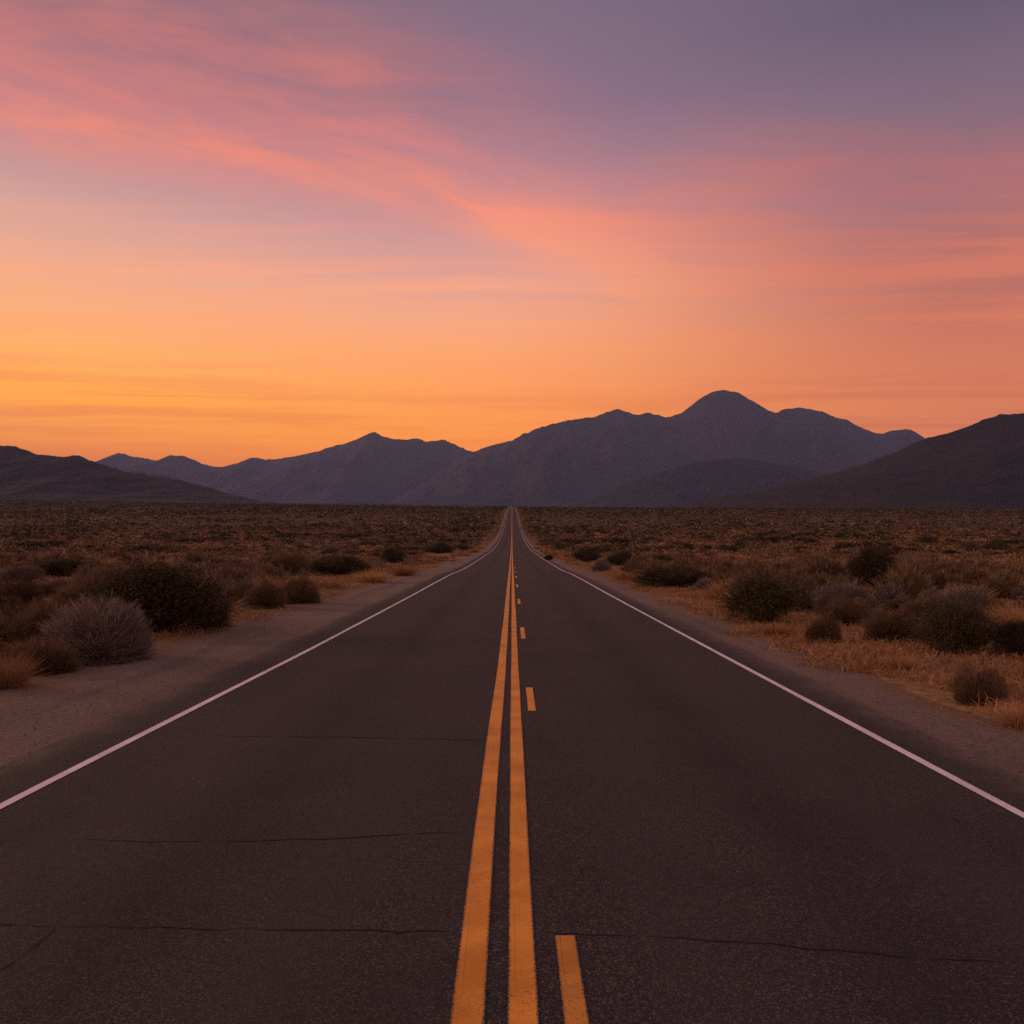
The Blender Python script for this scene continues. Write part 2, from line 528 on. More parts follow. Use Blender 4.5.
def mat_plant(name, cols, rough=0.85, transl=0.15):
    m_, nt, b = principled(name, rough, 0.2)
    g = nt.node('ShaderNodeNewGeometry')
    oi = nt.node('ShaderNodeObjectInfo')
    n = len(cols) - 1
    r = nt.m('FRACT', nt.m('ADD', g.outputs['Random Per Island'], 0.0))
    c = nt.ramp(r, [(i / n, tuple(q) + (1,)) for i, q in enumerate(cols)])
    hv = nt.node('ShaderNodeHueSaturation')
    nt.put(hv.inputs['Color'], c)
    nt.put(hv.inputs['Value'], nt.m('ADD', 0.75, nt.m('MULTIPLY', oi.outputs['Random'], 0.5)))
    nt.put(hv.inputs['Hue'], nt.m('ADD', 0.49, nt.m('MULTIPLY', oi.outputs['Random'], 0.02)))
    clump = nt.noise(g.outputs['Position'], 0.55, 2.0, 0.5)
    c2 = nt.mix(nt.smooth(clump, 0.35, 0.65, 0.0, 0.45), hv.outputs[0], tuple(v * 0.55 for v in cols[0]) + (1,))
    nt.put(b.inputs['Base Color'], c2)
    return m_


def mat_rock(name, a, b_, scale):
    m_, nt, b = principled(name, 0.97, 0.1)
    g, X, Y, Z = pos_nodes(nt)
    n1 = nt.noise(g.outputs['Position'], scale, 6.0, 0.65, 0.5)
    n2 = nt.noise(nt.vec(nt.m('MULTIPLY', X, scale * 5), nt.m('MULTIPLY', Y, scale * 5), nt.m('MULTIPLY', Z, scale * 2)), 1.0, 6.0, 0.6)
    c = nt.mix(nt.smooth(n1, 0.36, 0.64), a, b_)
    c = nt.mix(nt.smooth(n2, 0.42, 0.66, 0.0, 0.3), c, tuple(v * 1.5 for v in b_[:3]) + (1,))
    nt.put(b.inputs['Base Color'], c)
    return m_


M_ASPH = mat_asphalt()
M_YEL = mat_paint('yellow_road_paint', (0.53, 0.190, 0.013, 1), (0.76, 0.30, 0.030, 1), 0.8)
M_YEL_WORN = mat_paint('worn_yellow_road_paint', (0.40, 0.150, 0.014, 1), (0.58, 0.235, 0.026, 1), 1.25)
M_WHITE = mat_paint('white_road_paint', (0.58, 0.50, 0.52, 1), (0.74, 0.66, 0.68, 1), 0.8)
M_GRAV = mat_gravel()
M_SOIL = mat_ground()
M_CRACK, _nt, _b = principled('crack_bitumen', 0.9, 0.2)
_b.inputs['Base Color'].default_value = (0.014, 0.011, 0.011, 1)
M_SAGE = mat_plant('grey_sage_twigs', [(.13, .096, .078), (.25, .185, .152), (.40, .30, .255)])
M_BRUSH = mat_plant('brown_brush_twigs', [(.095, .060, .033), (.175, .108, .055), (.30, .180, .088)])
M_CREO = mat_plant('creosote_leaves', [(.036, .027, .008), (.074, .055, .016), (.135, .096, .028)])
M_STEM = mat_plant('woody_stems', [(.06, .045, .035), (.10, .075, .055)])
M_STRAW = mat_plant('dry_straw', [(.26, .138, .055), (.44, .245, .098), (.62, .365, .16)])
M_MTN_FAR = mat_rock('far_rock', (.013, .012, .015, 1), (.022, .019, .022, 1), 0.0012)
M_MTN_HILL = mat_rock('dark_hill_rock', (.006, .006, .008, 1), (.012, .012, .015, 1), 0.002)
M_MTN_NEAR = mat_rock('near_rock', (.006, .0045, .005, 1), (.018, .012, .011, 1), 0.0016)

# ------------------------------------------------------------------ ground sheet
rows = [-400, -200, -100, -60, -40]
d = -30.0
while d < 9000:
    rows.append(d)
    d += max(0.5, 0.022 * d)
rows += [10000, 11500, 13000, 14100]
rows = np.array(rows)
NC = 100
w = (np.linspace(0, 1, NC) ** 2.2)
xr = []
for dd in rows:
    ext = 40 + 1.25 * max(dd, 0) + (300 if dd < -50 else 0)
    xs = FLAT + w * ext
    xr.append(np.concatenate([-xs[::-1], xs]))
GX = np.array(xr)
GY = np.repeat(rows[:, None], GX.shape[1], 1)
GZ = ground(GX, GY)
ground_o = mesh_np('desert_ground', np.stack([GX, GY, GZ], -1).reshape(-1, 3), grid_faces(*GX.shape), M_SOIL, smooth=True)
tag(ground_o, 'sandy desert plain rising gently towards the mountains', 'ground', kind='structure')


# ------------------------------------------------------------------ road strips (same rows as the ground)
def strip(name, xl, xr_, y0, y1, lift, mat, parent=None, wob=0.0, seed=0, cols=2, step=None):
    ys = rows[(rows > y0) & (rows < y1)]
    if step:
        ys = np.union1d(ys, np.arange(y0, min(y1, 70), step))
    ys = np.concatenate([[y0], ys[(ys > y0 + 1e-4) & (ys < y1 - 1e-4)], [y1]])
    L = xl(ys) if callable(xl) else np.full(len(ys), xl)
    Rr = xr_(ys) if callable(xr_) else np.full(len(ys), xr_)
    if wob:
        L = L + (fbm(ys * 1.1 + seed, ys * 0 + seed, 3) - 0.5) * wob
        Rr = Rr + (fbm(ys * 1.1 + seed, ys * 0 + seed + 50, 3) - 0.5) * wob
    t = np.linspace(0, 1, cols)
    X = L[:, None] * (1 - t) + Rr[:, None] * t
    Y = np.repeat(ys[:, None], cols, 1)
    # piecewise linear along the shared rows so every layer keeps its gap
    Z = np.interp(Y, rows, zroad(rows)) + lift - (0.0105 * X * sstep(Y, 250, 1600))
    uv = np.stack([np.repeat(t[None], len(ys), 0), Y], -1).reshape(-1, 2)
    return mesh_np(name, np.stack([X, Y, Z], -1).reshape(-1, 3), grid_faces(len(ys), cols), mat, parent, uv=uv)


ROAD_END = 4200.0
CX = -0.065


def ragged(base, amp, sc_, seed, grow=0.0):
    return lambda y: base + (fbm(y / sc_ + seed, y * 0 + seed, 4) - 0.5) * amp * (1 - .6 * sstep(y, 50, 200)) + grow * sstep(y, 45, 260)


sh_l = strip('gravel_shoulder', ragged(-6.75, 1.0, 2.2, 3, 1.5), -3.6, -60, ROAD_END, 0.006, M_GRAV, step=0.25)
tag(sh_l, 'wide pale gravel shoulder left of the asphalt', 'shoulder', kind='structure')
sh_r = strip('gravel_shoulder', 3.5, ragged(5.15, 0.7, 2.0, 21, -0.5), -60, ROAD_END, 0.006, M_GRAV, step=0.25)
tag(sh_r, 'narrow gravel shoulder right of the asphalt', 'shoulder', kind='structure')
road = strip('road', ragged(-4.25, 0.22, 0.9, 8), ragged(4.02, 0.18, 0.9, 14), -60, ROAD_END, 0.016, M_ASPH, step=0.2)
tag(road, 'long straight two lane asphalt road running to the mountains', 'road', kind='structure')
LINE_Z = 0.020


def wobble(base, bend, seed):
    return lambda y: base + (fbm(y / 3.0 + seed, y * 0 + seed, 2) - 0.5) * 0.012 + bend * sstep(y, 5.0, 17.0)


def marking(name, c, wd, y0, y1, mat, label, seed, bend=0.0):
    o = strip(name, wobble(c - wd / 2, bend, seed), wobble(c + wd / 2, bend, seed + 9), y0, y1, LINE_Z, mat, road, step=0.25)
    o['label'] = label
    return o


marking('edge_line', -3.60, 0.088, -60, ROAD_END, M_WHITE, 'white edge line along the left side of the road', 2, 0.07)
marking('edge_line', 3.48, 0.088, -60, ROAD_END, M_WHITE, 'white edge line along the right side of the road', 5)
marking('centre_line', -0.176, 0.132, -60, ROAD_END, M_YEL, 'left solid line of the double yellow centre line', 31, 0.028)
marking('centre_line', 0.043, 0.118, -60, ROAD_END, M_YEL, 'right solid line of the double yellow centre line', 44)
for y0, y1 in [(2.0, 4.245), (9.95, 11.55), (17.5, 19.8), (27.4, 29.7), (37.5, 39.8), (47.0, 49.3), (57, 59.3), (67, 69.3)]:
    marking('centre_dash', 0.252 if y0 < 5 else 0.222, 0.102 if y0 < 5 else 0.094, y0, y1, M_YEL_WORN if y0 < 5 else M_YEL, 'short yellow dash beside the double centre line', y0)


def crack(pts, wd, seed):
    """jagged hairline of bitumen along pixels of the road surface, given as ground points"""
    pts = np.array(pts, float)
    seg = np.concatenate([[0], np.cumsum(np.hypot(*np.diff(pts, axis=0).T))])
    t = np.arange(0, seg[-1], 0.015)
    x = np.interp(t, seg, pts[:, 0])
    y = np.interp(t, seg, pts[:, 1])
    nrm = (fbm(t * 3.5 + seed, t * 0 + seed, 6, 0.68) - 0.5)
    y = y + nrm * 0.075
    x = x + (fbm(t * 3.1 + seed, t * 0 + seed + 7, 3) - 0.5) * 0.05
    ww = wd * 0.85 * np.clip(2.6 * fbm(t * 4 + seed, t * 0 + 3, 4) - 0.55, 0.04, 2) * np.minimum(1, np.minimum(t, seg[-1] - t) / min(0.5, seg[-1] * .12) + 0.1)
    tx, ty = np.gradient(x), np.gradient(y)
    L = np.hypot(tx, ty)
    nx, ny = -ty / L, tx / L
    z = np.interp(y, rows, zroad(rows)) + 0.0185
    A = np.stack([x + nx * ww / 2, y + ny * ww / 2, z], -1)
    B = np.stack([x - nx * ww / 2, y - ny * ww / 2, z], -1)
    V = np.stack([A, B], 1).reshape(-1, 3)
    o = mesh_np('crack', V, grid_faces(len(t), 2), M_CRACK, road)
    o['label'] = 'thin dark crack across the asphalt'


def gp(px, py):
    d_ = CAM_H * F_PX / (py - HORIZON_Y)
    return ((px - 512) / F_PX * d_, d_)


crack([gp(-60, 925), gp(60, 931), gp(200, 931), gp(330, 934), gp(455, 936)], 0.020, 1)
crack([gp(-40, 1000), gp(15, 965), gp(60, 932)], 0.045, 2)
crack([gp(60, 840), gp(150, 844), gp(250, 843), gp(340, 841), gp(460, 834)], 0.022, 3)
crack([gp(200, 737), gp(300, 738), gp(400, 740), gp(490, 742)], 0.022, 4)
crack([gp(540, 936), gp(640, 941), gp(740, 944), gp(830, 953), gp(930, 962), gp(1010, 967)], 0.017, 5)


# ------------------------------------------------------------------ mountains
def mountain(name, label, prof, D, depth, mat, seed, spur=0.35, wig=0.03, nx=320, nt_=70, base_py=506.0, rough=1.0, power=1.25):
    prof = np.array(prof, float)
    px = np.linspace(prof[0, 0], prof[-1, 0], nx)
    # smooth interpolation of the skyline
    py = np.interp(px, prof[:, 0], prof[:, 1])
    k = np.exp(-np.linspace(-1.6, 1.6, 5) ** 2)
    k /= k.sum()
    py = np.convolve(np.pad(py, 2, mode='edge'), k, 'valid')
    py = py + (fbm(px / 9.0 + seed, px * 0 + seed, 4, 0.65) - 0.5) * 3.6 * rough
    dist = D * (1 + wig * (fbm(px / 70.0 + seed, px * 0 + 5 + seed, 3) - 0.5) * 2)
    t = np.linspace(-1, 0.4, nt_)                # -1 front foot .. 0 ridge .. back
    T, PX = np.meshgrid(t, px)
    DI = np.repeat(dist[:, None], nt_, 1)
    H = np.repeat(((HORIZON_Y - py) / F_PX)[:, None], nt_, 1) * DI + CAM_H
    Y = DI + T * depth
    X = (PX - 512) / F_PX * DI
    B = ground(X, Y) - 6.0
    H = np.maximum(H, B + 0.5)
    fall = np.clip(1 - np.abs(T), 0, 1) ** power
    r = 1 - np.abs(2 * fbm(X / (depth * 0.17) + seed, Y / (depth * 0.55) + seed * 2, 4, 0.55) - 1)
    r2 = fbm(X / (depth * 0.06) + seed, Y / (depth * 0.12), 4, 0.6)
    env = np.clip(np.abs(T) * 2.2, 0, 1) * np.clip((1 - np.abs(T)) * 3, 0, 1)
    Z = B + (H - B) * np.clip(fall + env * ((r - 0.75) * spur + (r2 - 0.5) * spur * 0.35) * (0.35 + fall), 0, 1)
    o = mesh_np(name, np.stack([X, Y, Z], -1).reshape(-1, 3), grid_faces(nx, nt_), mat, smooth=True)
    tag(o, label, 'mountain', kind='structure')
    return o


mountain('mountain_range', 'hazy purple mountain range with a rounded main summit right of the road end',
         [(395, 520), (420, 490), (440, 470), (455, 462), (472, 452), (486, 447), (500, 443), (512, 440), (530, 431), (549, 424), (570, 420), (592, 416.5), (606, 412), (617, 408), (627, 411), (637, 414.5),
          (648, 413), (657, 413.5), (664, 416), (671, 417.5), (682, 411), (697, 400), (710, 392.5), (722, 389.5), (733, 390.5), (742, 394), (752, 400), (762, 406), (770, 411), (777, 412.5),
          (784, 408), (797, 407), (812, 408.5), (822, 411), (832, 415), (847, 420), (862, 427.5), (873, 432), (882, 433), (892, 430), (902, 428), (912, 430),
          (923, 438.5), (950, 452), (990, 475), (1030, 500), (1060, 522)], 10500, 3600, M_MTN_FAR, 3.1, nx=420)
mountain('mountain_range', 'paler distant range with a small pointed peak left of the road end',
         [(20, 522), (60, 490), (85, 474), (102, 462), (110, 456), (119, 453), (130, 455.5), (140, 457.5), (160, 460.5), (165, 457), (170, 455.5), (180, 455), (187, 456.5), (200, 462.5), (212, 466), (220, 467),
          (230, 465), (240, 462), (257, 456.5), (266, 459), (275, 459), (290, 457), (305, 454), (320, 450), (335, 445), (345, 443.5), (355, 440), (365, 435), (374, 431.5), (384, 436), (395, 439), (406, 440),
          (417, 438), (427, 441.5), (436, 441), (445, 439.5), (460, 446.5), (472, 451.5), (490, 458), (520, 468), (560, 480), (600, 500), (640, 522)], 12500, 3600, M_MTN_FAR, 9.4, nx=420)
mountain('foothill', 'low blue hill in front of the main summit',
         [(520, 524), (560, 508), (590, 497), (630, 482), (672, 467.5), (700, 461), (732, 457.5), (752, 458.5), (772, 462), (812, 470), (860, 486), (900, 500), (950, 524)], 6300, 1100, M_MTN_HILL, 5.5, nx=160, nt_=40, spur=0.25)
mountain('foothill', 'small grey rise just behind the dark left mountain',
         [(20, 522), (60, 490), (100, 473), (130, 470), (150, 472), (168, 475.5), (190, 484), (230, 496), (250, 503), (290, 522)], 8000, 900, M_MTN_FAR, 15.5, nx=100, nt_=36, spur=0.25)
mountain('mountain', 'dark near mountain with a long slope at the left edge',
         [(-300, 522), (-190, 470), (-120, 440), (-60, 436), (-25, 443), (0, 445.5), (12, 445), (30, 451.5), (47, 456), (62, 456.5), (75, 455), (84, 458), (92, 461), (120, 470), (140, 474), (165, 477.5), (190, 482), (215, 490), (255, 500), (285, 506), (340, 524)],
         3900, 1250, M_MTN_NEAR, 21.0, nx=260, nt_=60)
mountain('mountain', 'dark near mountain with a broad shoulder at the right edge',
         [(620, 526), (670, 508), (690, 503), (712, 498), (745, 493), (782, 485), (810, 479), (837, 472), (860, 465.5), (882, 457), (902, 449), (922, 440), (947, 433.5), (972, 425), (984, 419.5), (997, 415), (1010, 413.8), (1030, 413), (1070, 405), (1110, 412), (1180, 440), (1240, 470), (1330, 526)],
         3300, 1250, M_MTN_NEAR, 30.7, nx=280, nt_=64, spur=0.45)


# ------------------------------------------------------------------ plants
def blades(P, Dr, L, W, rng, bend=0.0, seg=1):
    """thin tapering leaves/twigs: P base points, Dr unit directions"""
    n = len(P)
    q = rng.normal(size=(n, 3))
    S = np.cross(Dr, q)
    S /= np.linalg.norm(S, axis=1, keepdims=True) + 1e-9
    L = np.broadcast_to(np.asarray(L, float), (n,))[:, None]
    W = np.broadcast_to(np.asarray(W, float), (n,))[:, None]
    if seg == 1:
        T = P + Dr * L
        V = np.stack([P - S * W * .5, P + S * W * .5, T + S * W * .18, T - S * W * .18], 1)
        V[:, 2:, 2] -= (bend * L)[:, 0:1] * np.ones((1, 2))
        return V.reshape(-1, 3), np.arange(4 * n).reshape(n, 4)
    Mi = P + Dr * L * .55
    T = P + Dr * L
    T[:, 2] -= bend * L[:, 0]
    V = np.stack([P - S * W * .5, P + S * W * .5, Mi + S * W * .42, Mi - S * W * .42, T + S * W * .1, T - S * W * .1], 1).reshape(-1, 3)
    i = np.arange(n)[:, None] * 6
    Fq = np.concatenate([i + [[0, 1, 2, 3]], i + [[3, 2, 4, 5]]], 1).reshape(-1, 4)
    return V, Fq


def join(parts):
    V, Q, o = [], [], 0
    for v, q in parts:
        V.append(v)
        Q.append(q + o)
        o += len(v)
    return np.concatenate(V), np.concatenate(Q)


def unit(v):
    return v / (np.linalg.norm(v, axis=-1, keepdims=True) + 1e-9)


def dome_points(n, rng, lump, seed, inner=0.55):
    """points in the outer shell of a lumpy unit dome (radius .5, height 1)"""
    a = rng.uniform(0, 2 * np.pi, n)
    u = rng.uniform(0.0, 1, n) ** 0.9
    ph = np.arcsin(u)
    r = inner + (1 - inner) * rng.uniform(0, 1, n) ** 0.55
    lum = 1 + lump * (fbm(np.cos(a) * 1.6 + seed + ph, np.sin(a) * 1.6 + ph * 1.7 + seed, 3) - 0.5) * 2
    r = r * lum
    r = np.where(rng.rand(n) < .07, r * rng.uniform(1.0, 1.22, n), r)
    return np.stack([np.cos(a) * np.cos(ph) * .5 * r, np.sin(a) * np.cos(ph) * .5 * r, np.sin(ph) * .93 * r], 1), r


def sage_parts(seed, n, k, ln, wd, lump=0.35):
    """fine-twigged dome: unit size"""
    rng = np.random.RandomState(seed)
    P, r = dome_points(n, rng, lump, seed * 1.7)
    P = np.repeat(P, k, 0)
    P += rng.normal(size=P.shape) * 0.014
    rad = unit(P * [1.3, 1.3, 0.7] + [0, 0, 0.14])
    D = unit(rad + rng.normal(size=P.shape) * 0.27 + [0, 0, 0.40])
    L = ln * rng.uniform(.5, 1.3, len(P))
    P = P - D * L[:, None] * .6
    P[:, 2] = np.maximum(P[:, 2], 0.0)
    fol = blades(P, D, L, wd, rng)
    # stems fan from the crown
    m_ = max(30, n // 25)
    T, _ = dome_points(m_, rng, lump, seed * 1.7, 0.6)
    B0 = rng.normal(size=(m_, 3)) * [.05, .05, 0]
    st = blades(B0, unit(T - B0), np.linalg.norm(T - B0, axis=1) * .95, 0.016, rng, 0, 2)
    return fol, st


def creo_parts(seed, n, k, ls, lobes=13, tall=0.0):
    """open, many-stemmed bush of leafy sprays: unit size"""
    rng = np.random.RandomState(seed)
    fol, st = [], []
    for i in range(lobes):
        a = rng.uniform(0, 2 * np.pi)
        rr = 0.46 * math.sqrt(rng.uniform(0.02, 1))
        h = (0.74 - 0.55 * (rr / .46) ** 2 * rng.uniform(.6, 1.1)) * rng.uniform(.82, 1.12)
        if tall:
            h = max(h, 0.4)
        c = np.array([math.cos(a) * rr * .78, math.sin(a) * rr * .78, h * .82])
        R_ = rng.uniform(.14, .25)
        m_ = n // lobes
        d = unit(rng.normal(size=(m_, 3)))
        rad = R_ * np.where(rng.rand(m_) < .1, rng.uniform(1, 1.4, m_), rng.uniform(.15, 1, m_) ** .5)
        P = c + d * rad[:, None] * [1, 1, 1.05]
        P[:, 2] = np.where(P[:, 2] < 0.03, rng.uniform(.03, .2, m_), P[:, 2])
        up = unit(P * [1.2, 1.2, .5] + rng.normal(size=P.shape) * .3 + [0, 0, .25])
        # each spray: k small leaves along a twig
        tl = rng.uniform(.05, .12, m_)
        PP = np.repeat(P, k, 0) + np.repeat(up, k, 0) * (np.tile(np.linspace(0, 1, k), m_) * np.repeat(tl, k))[:, None]
        PP += rng.normal(size=PP.shape) * .008
        DD = unit(np.repeat(up, k, 0) + rng.normal(size=PP.shape) * .8)
        fol.append(blades(PP, DD, ls * rng.uniform(.6, 1.3, len(PP)), ls * .55, rng))
        tw = blades(P - up * .05, up, tl + .07, 0.005, rng)
        st.append(tw)
        # main limbs to this lobe
        nl = 5
        B0 = rng.normal(size=(nl, 3)) * [.05, .05, 0]
        E = c + rng.normal(size=(nl, 3)) * R_ * .5
        st.append(blades(B0, unit(E - B0), np.linalg.norm(E - B0, axis=1), 0.017, rng, 0, 2))
    return join(fol), join(st)


def tuft_parts(seed, n, wd=0.012, spread=0.75):
    rng = np.random.RandomState(seed)
    a = rng.uniform(0, 2 * np.pi, n)
    r = .28 * np.sqrt(rng.uniform(0, 1, n))
    P = np.stack([np.cos(a) * r, np.sin(a) * r, np.zeros(n)], 1)
    tilt = (r / .28) * spread * rng.uniform(.5, 1.2, n) + rng.normal(size=n) * .18
    D = unit(np.stack([np.cos(a) * np.sin(tilt), np.sin(a) * np.sin(tilt), np.cos(tilt)], 1))
    return blades(P, D, rng.uniform(.45, 1.05, n), wd, rng, 0.14, 2)


def two_mat(name, fol, st, mf, ms):
    V, Q = join([fol, st])
    me = mesh_np(name, V, Q, [mf, ms], link=False)
    idx = np.zeros(len(Q), np.int32)
    idx[len(fol[1]):] = 1
    me.polygons.foreach_set('material_index', idx)
    return me


HI = {'sagebrush': [], 'brown_brush': [], 'creosote_bush': [], 'grass_tuft': []}
MID = {k: [] for k in HI}
for s in range(3):
    for kind, mt in (('sagebrush', M_SAGE), ('brown_brush', M_BRUSH)):
        off = 0 if kind == 'sagebrush' else 40
        f, st = sage_parts(11 + s + off, 4200, 4, .13, .0052, 0.3 if off == 0 else .55)
        HI[kind].append((mesh_np('foliage', *f, mt, link=False), mesh_np('stems', *st, M_STEM, link=False)))
    f, st = creo_parts(71 + s, 4400, 4, .022, 17)
    HI['creosote_bush'].append((mesh_np('foliage', *f, M_CREO, link=False), mesh_np('stems', *st, M_STEM, link=False)))
    HI['grass_tuft'].append(mesh_np('grass_tuft', *tuft_parts(91 + s, 1100, .0065, 1.0), M_STRAW, link=False))
for s in range(5):
    for kind, mt in (('sagebrush', M_SAGE), ('brown_brush', M_BRUSH)):
        off = 0 if kind == 'sagebrush' else 40
        f, st = sage_parts(111 + s + off, 520, 3, .22, .016, .45)
        MID[kind].append(two_mat(kind, f, st, mt, M_STEM))
    f, st = creo_parts(171 + s, 700, 3, .05)
    MID['creosote_bush'].append(two_mat('creosote_bush', f, st, M_CREO, M_STEM))
    MID['grass_tuft'].append(mesh_np('grass_tuft', *tuft_parts(191 + s, 300, .014, .95), M_STRAW, link=False))

NEAR = {k: [two_mat(k, *[( np.array([v.co for v in me.vertices]), np.array([p.vertices[:] for p in me.polygons])) for me in pr], mt, M_STEM) for pr in HI[k]]
        for k, mt in (('sagebrush', M_SAGE), ('brown_brush', M_BRUSH), ('creosote_bush', M_CREO))}
NEAR['grass_tuft'] = HI['grass_tuft']
rng = random.Random(5)
CAT = {'sagebrush': 'sagebrush', 'brown_brush': 'desert shrub', 'creosote_bush': 'creosote bush', 'grass_tuft': 'grass tuft'}
heroes = []


def hero(kind, px, py, wpx, hpx, label, var=0, rot=None):
    x, d_ = cast(px, py)
    wd, ht = wpx * d_ / F_PX, hpx * d_ / F_PX
    z = float(ground(x, d_)) - 0.03
    rz = rng.uniform(0, 6.28) if rot is None else rot
    # seen base is the near side: push the middle back by part of the width
    d_ = d_ + wd * 0.3
    x = (px - 512) / F_PX * d_
    if kind == 'grass_tuft':
        o = bpy.data.objects.new(kind, HI[kind][var % 3])
        COL.objects.link(o)
        wd *= 0.95
    else:
        o = bpy.data.objects.new(kind, None)
        o.empty_display_size = 0.2
        COL.objects.link(o)
        for nm, me in zip(('foliage', 'stems'), HI[kind][var % 3]):
            c = bpy.data.objects.new(nm, me)
            COL.objects.link(c)
            c.parent = o
    o.location = (x, d_, z)
    o.rotation_euler = (0, 0, rz)
    o.scale = (wd, wd * 0.95, ht * 1.02)
    tag(o, label, CAT[kind])
    heroes.append((x, d_, wd))
    return o


S_, B_, C_, G_ = 'sagebrush', 'brown_brush', 'creosote_bush', 'grass_tuft'
HERO = [
    (C_, 160, 637, 132, 92, 'largest dark green creosote bush, beside the left gravel shoulder behind the grey sagebrush', 0),
    (S_, 97, 664, 116, 65, 'big pale grey rounded sagebrush at the edge of the left shoulder', 0),
    (B_, 50, 675, 66, 34, 'low olive brown shrub tucked against the left flank of the grey sagebrush', 0),
    (G_, 4, 690, 50, 50, 'orange straw tuft cut off by the left edge of the photo', 0),
    (B_, 18, 610, 56, 34, 'grey brown shrub at the left edge behind the grey sagebrush', 1),
    (C_, 64, 578, 64, 22, 'low wide dark shrub left of the largest creosote bush and farther back', 1),
    (B_, 52, 598, 48, 19, 'flat brown shrub between the low dark shrub and the grey sagebrush', 2),
    (B_, 214, 628, 30, 32, 'small brown shrub touching the right foot of the largest creosote bush', 0),
    (B_, 237, 607, 36, 28, 'brown shrub just right of the largest creosote bush, set back from the shoulder', 2),
    (B_, 300, 604, 46, 30, 'dark brown rounded shrub on the left verge, first past the tan brush', 1),
    (B_, 266, 609, 44, 30, 'pale tan brown brush on the left verge next to a dark rounded shrub', 0),
    (C_, 340, 576, 62, 26, 'broad dark shrub on the left verge, widest of those past the brown brush', 2),
    (C_, 393, 563, 28, 20, 'dark round bush on the left verge standing over pale grass', 0),
    (G_, 372, 583, 34, 18, 'wide straw tuft at the left gravel edge below a dark round bush', 1),
    (G_, 404, 576, 24, 14, 'straw tuft at the left gravel edge, farthest of the verge tufts', 2),
    (C_, 438, 553, 30, 13, 'dark shrub on the left verge nearest to where the road starts to climb', 1),
    (B_, 290, 576, 40, 24, 'olive brown shrub behind the dark rounded shrub on the left verge', 2),
    (C_, 763, 624, 86, 57, 'big dark creosote bush on the right verge with dry grass at its foot', 1),
    (C_, 672, 588, 84, 30, 'long low dark shrub on the right verge beyond the big creosote bush', 2),
    (C_, 620, 566, 32, 18, 'dark shrub on the right verge just beyond the long low shrub', 0),
    (C_, 586, 562, 34, 15, 'dark low shrub on the right verge closest to the road bend upward', 1),
    (S_, 602, 572, 20, 14, 'small grey shrub in front of two dark shrubs by the right shoulder', 1),
    (C_, 873, 589, 50, 56, 'upright tall dark bush standing alone on the right plain', 2),
    (C_, 955, 656, 80, 68, 'dark olive creosote bush near the right edge above the dry grass patch', 0),
    (C_, 1012, 657, 62, 42, 'dark bush cut off by the right edge beside the olive creosote bush', 1),
    (B_, 890, 642, 60, 32, 'low brown dome shaped shrub left of the olive creosote bush', 1),
    (B_, 823, 643, 34, 28, 'small brown shrub between the big creosote bush and the brown dome', 0),
    (B_, 978, 705, 54, 38, 'rounded brown shrub alone on the right gravel edge', 2),
    (G_, 1020, 729, 40, 34, 'tan grass tuft cut off by the right edge in front of the rounded shrub', 0),
    (G_, 778, 636, 40, 18, 'tan tuft at the foot of the big creosote bush on the right verge', 1),
    (B_, 934, 591, 42, 20, 'brown shrub on the right plain, right of the upright tall bush', 0),
    (B_, 845, 625, 48, 25, 'dull brown shrub behind the small shrub right of the big creosote bush', 2),
    (S_, 705, 591, 24, 13, 'little grey shrub at the right end of the long low dark shrub', 2),
    (B_, 900, 613, 44, 16, 'low brown shrub below the upright tall bush on the right plain', 1),
    (B_, 993, 597, 32, 19, 'brown shrub near the right edge, farther than the olive creosote bush', 2),
    (C_, 549, 560, 10, 7, 'tiny dark bush touching the right edge line of the road', 0),
    (B_, 118, 592, 40, 20, 'brown shrub peeping out behind the left of the largest creosote bush', 1),
    (S_, 20, 582, 50, 16, 'low greyish shrub far out at the left edge of the plain', 1),
]
for h in HERO:
    hero(*h)

# ---- scattered individuals and the uncountable rest
nr = np.random.RandomState(12)
cand = []


def scatter(n, d0, d1, kinds, size, xmin, xmax=None, pw=2.0):
    """n plants between distances d0..d1; uniform over the wedge in view"""
    dd = (nr.uniform(0, 1, n) * (d1 ** pw - d0 ** pw) + d0 ** pw) ** (1 / pw)
    sd = np.where(nr.rand(n) < .5, -1, 1)
    lim = 0.68 * dd + 12 if xmax is None else np.full(n, xmax)
    lo = np.where(sd < 0, xmin[0], xmin[1])
    lo = lo + (fbm(dd / 4.0, sd * 9.0, 3) - .5) * 2.0
    x = sd * (lo + nr.uniform(0, 1, n) * np.maximum(lim - lo, 0.5))
    patch = fbm(x / 14 + 9, dd / 22, 3)
    big = np.clip((fbm(x / 25 + 40, dd / 40 + 7, 2) - .3) * 2.5, 0, 1)
    for i in range(n):
        k = kinds[min(len(kinds) - 1, int((nr.rand() * .6 + np.clip((patch[i] - .3) * 2.5, 0, 1) * .4) * len(kinds)))]
        w_, h_ = size[k]
        s = nr.uniform(.55, 1.3) * (.7 + .8 * big[i])
        cand.append((k, x[i], dd[i], w_ * s * nr.uniform(.85, 1.2), h_ * s * nr.uniform(.8, 1.2)))


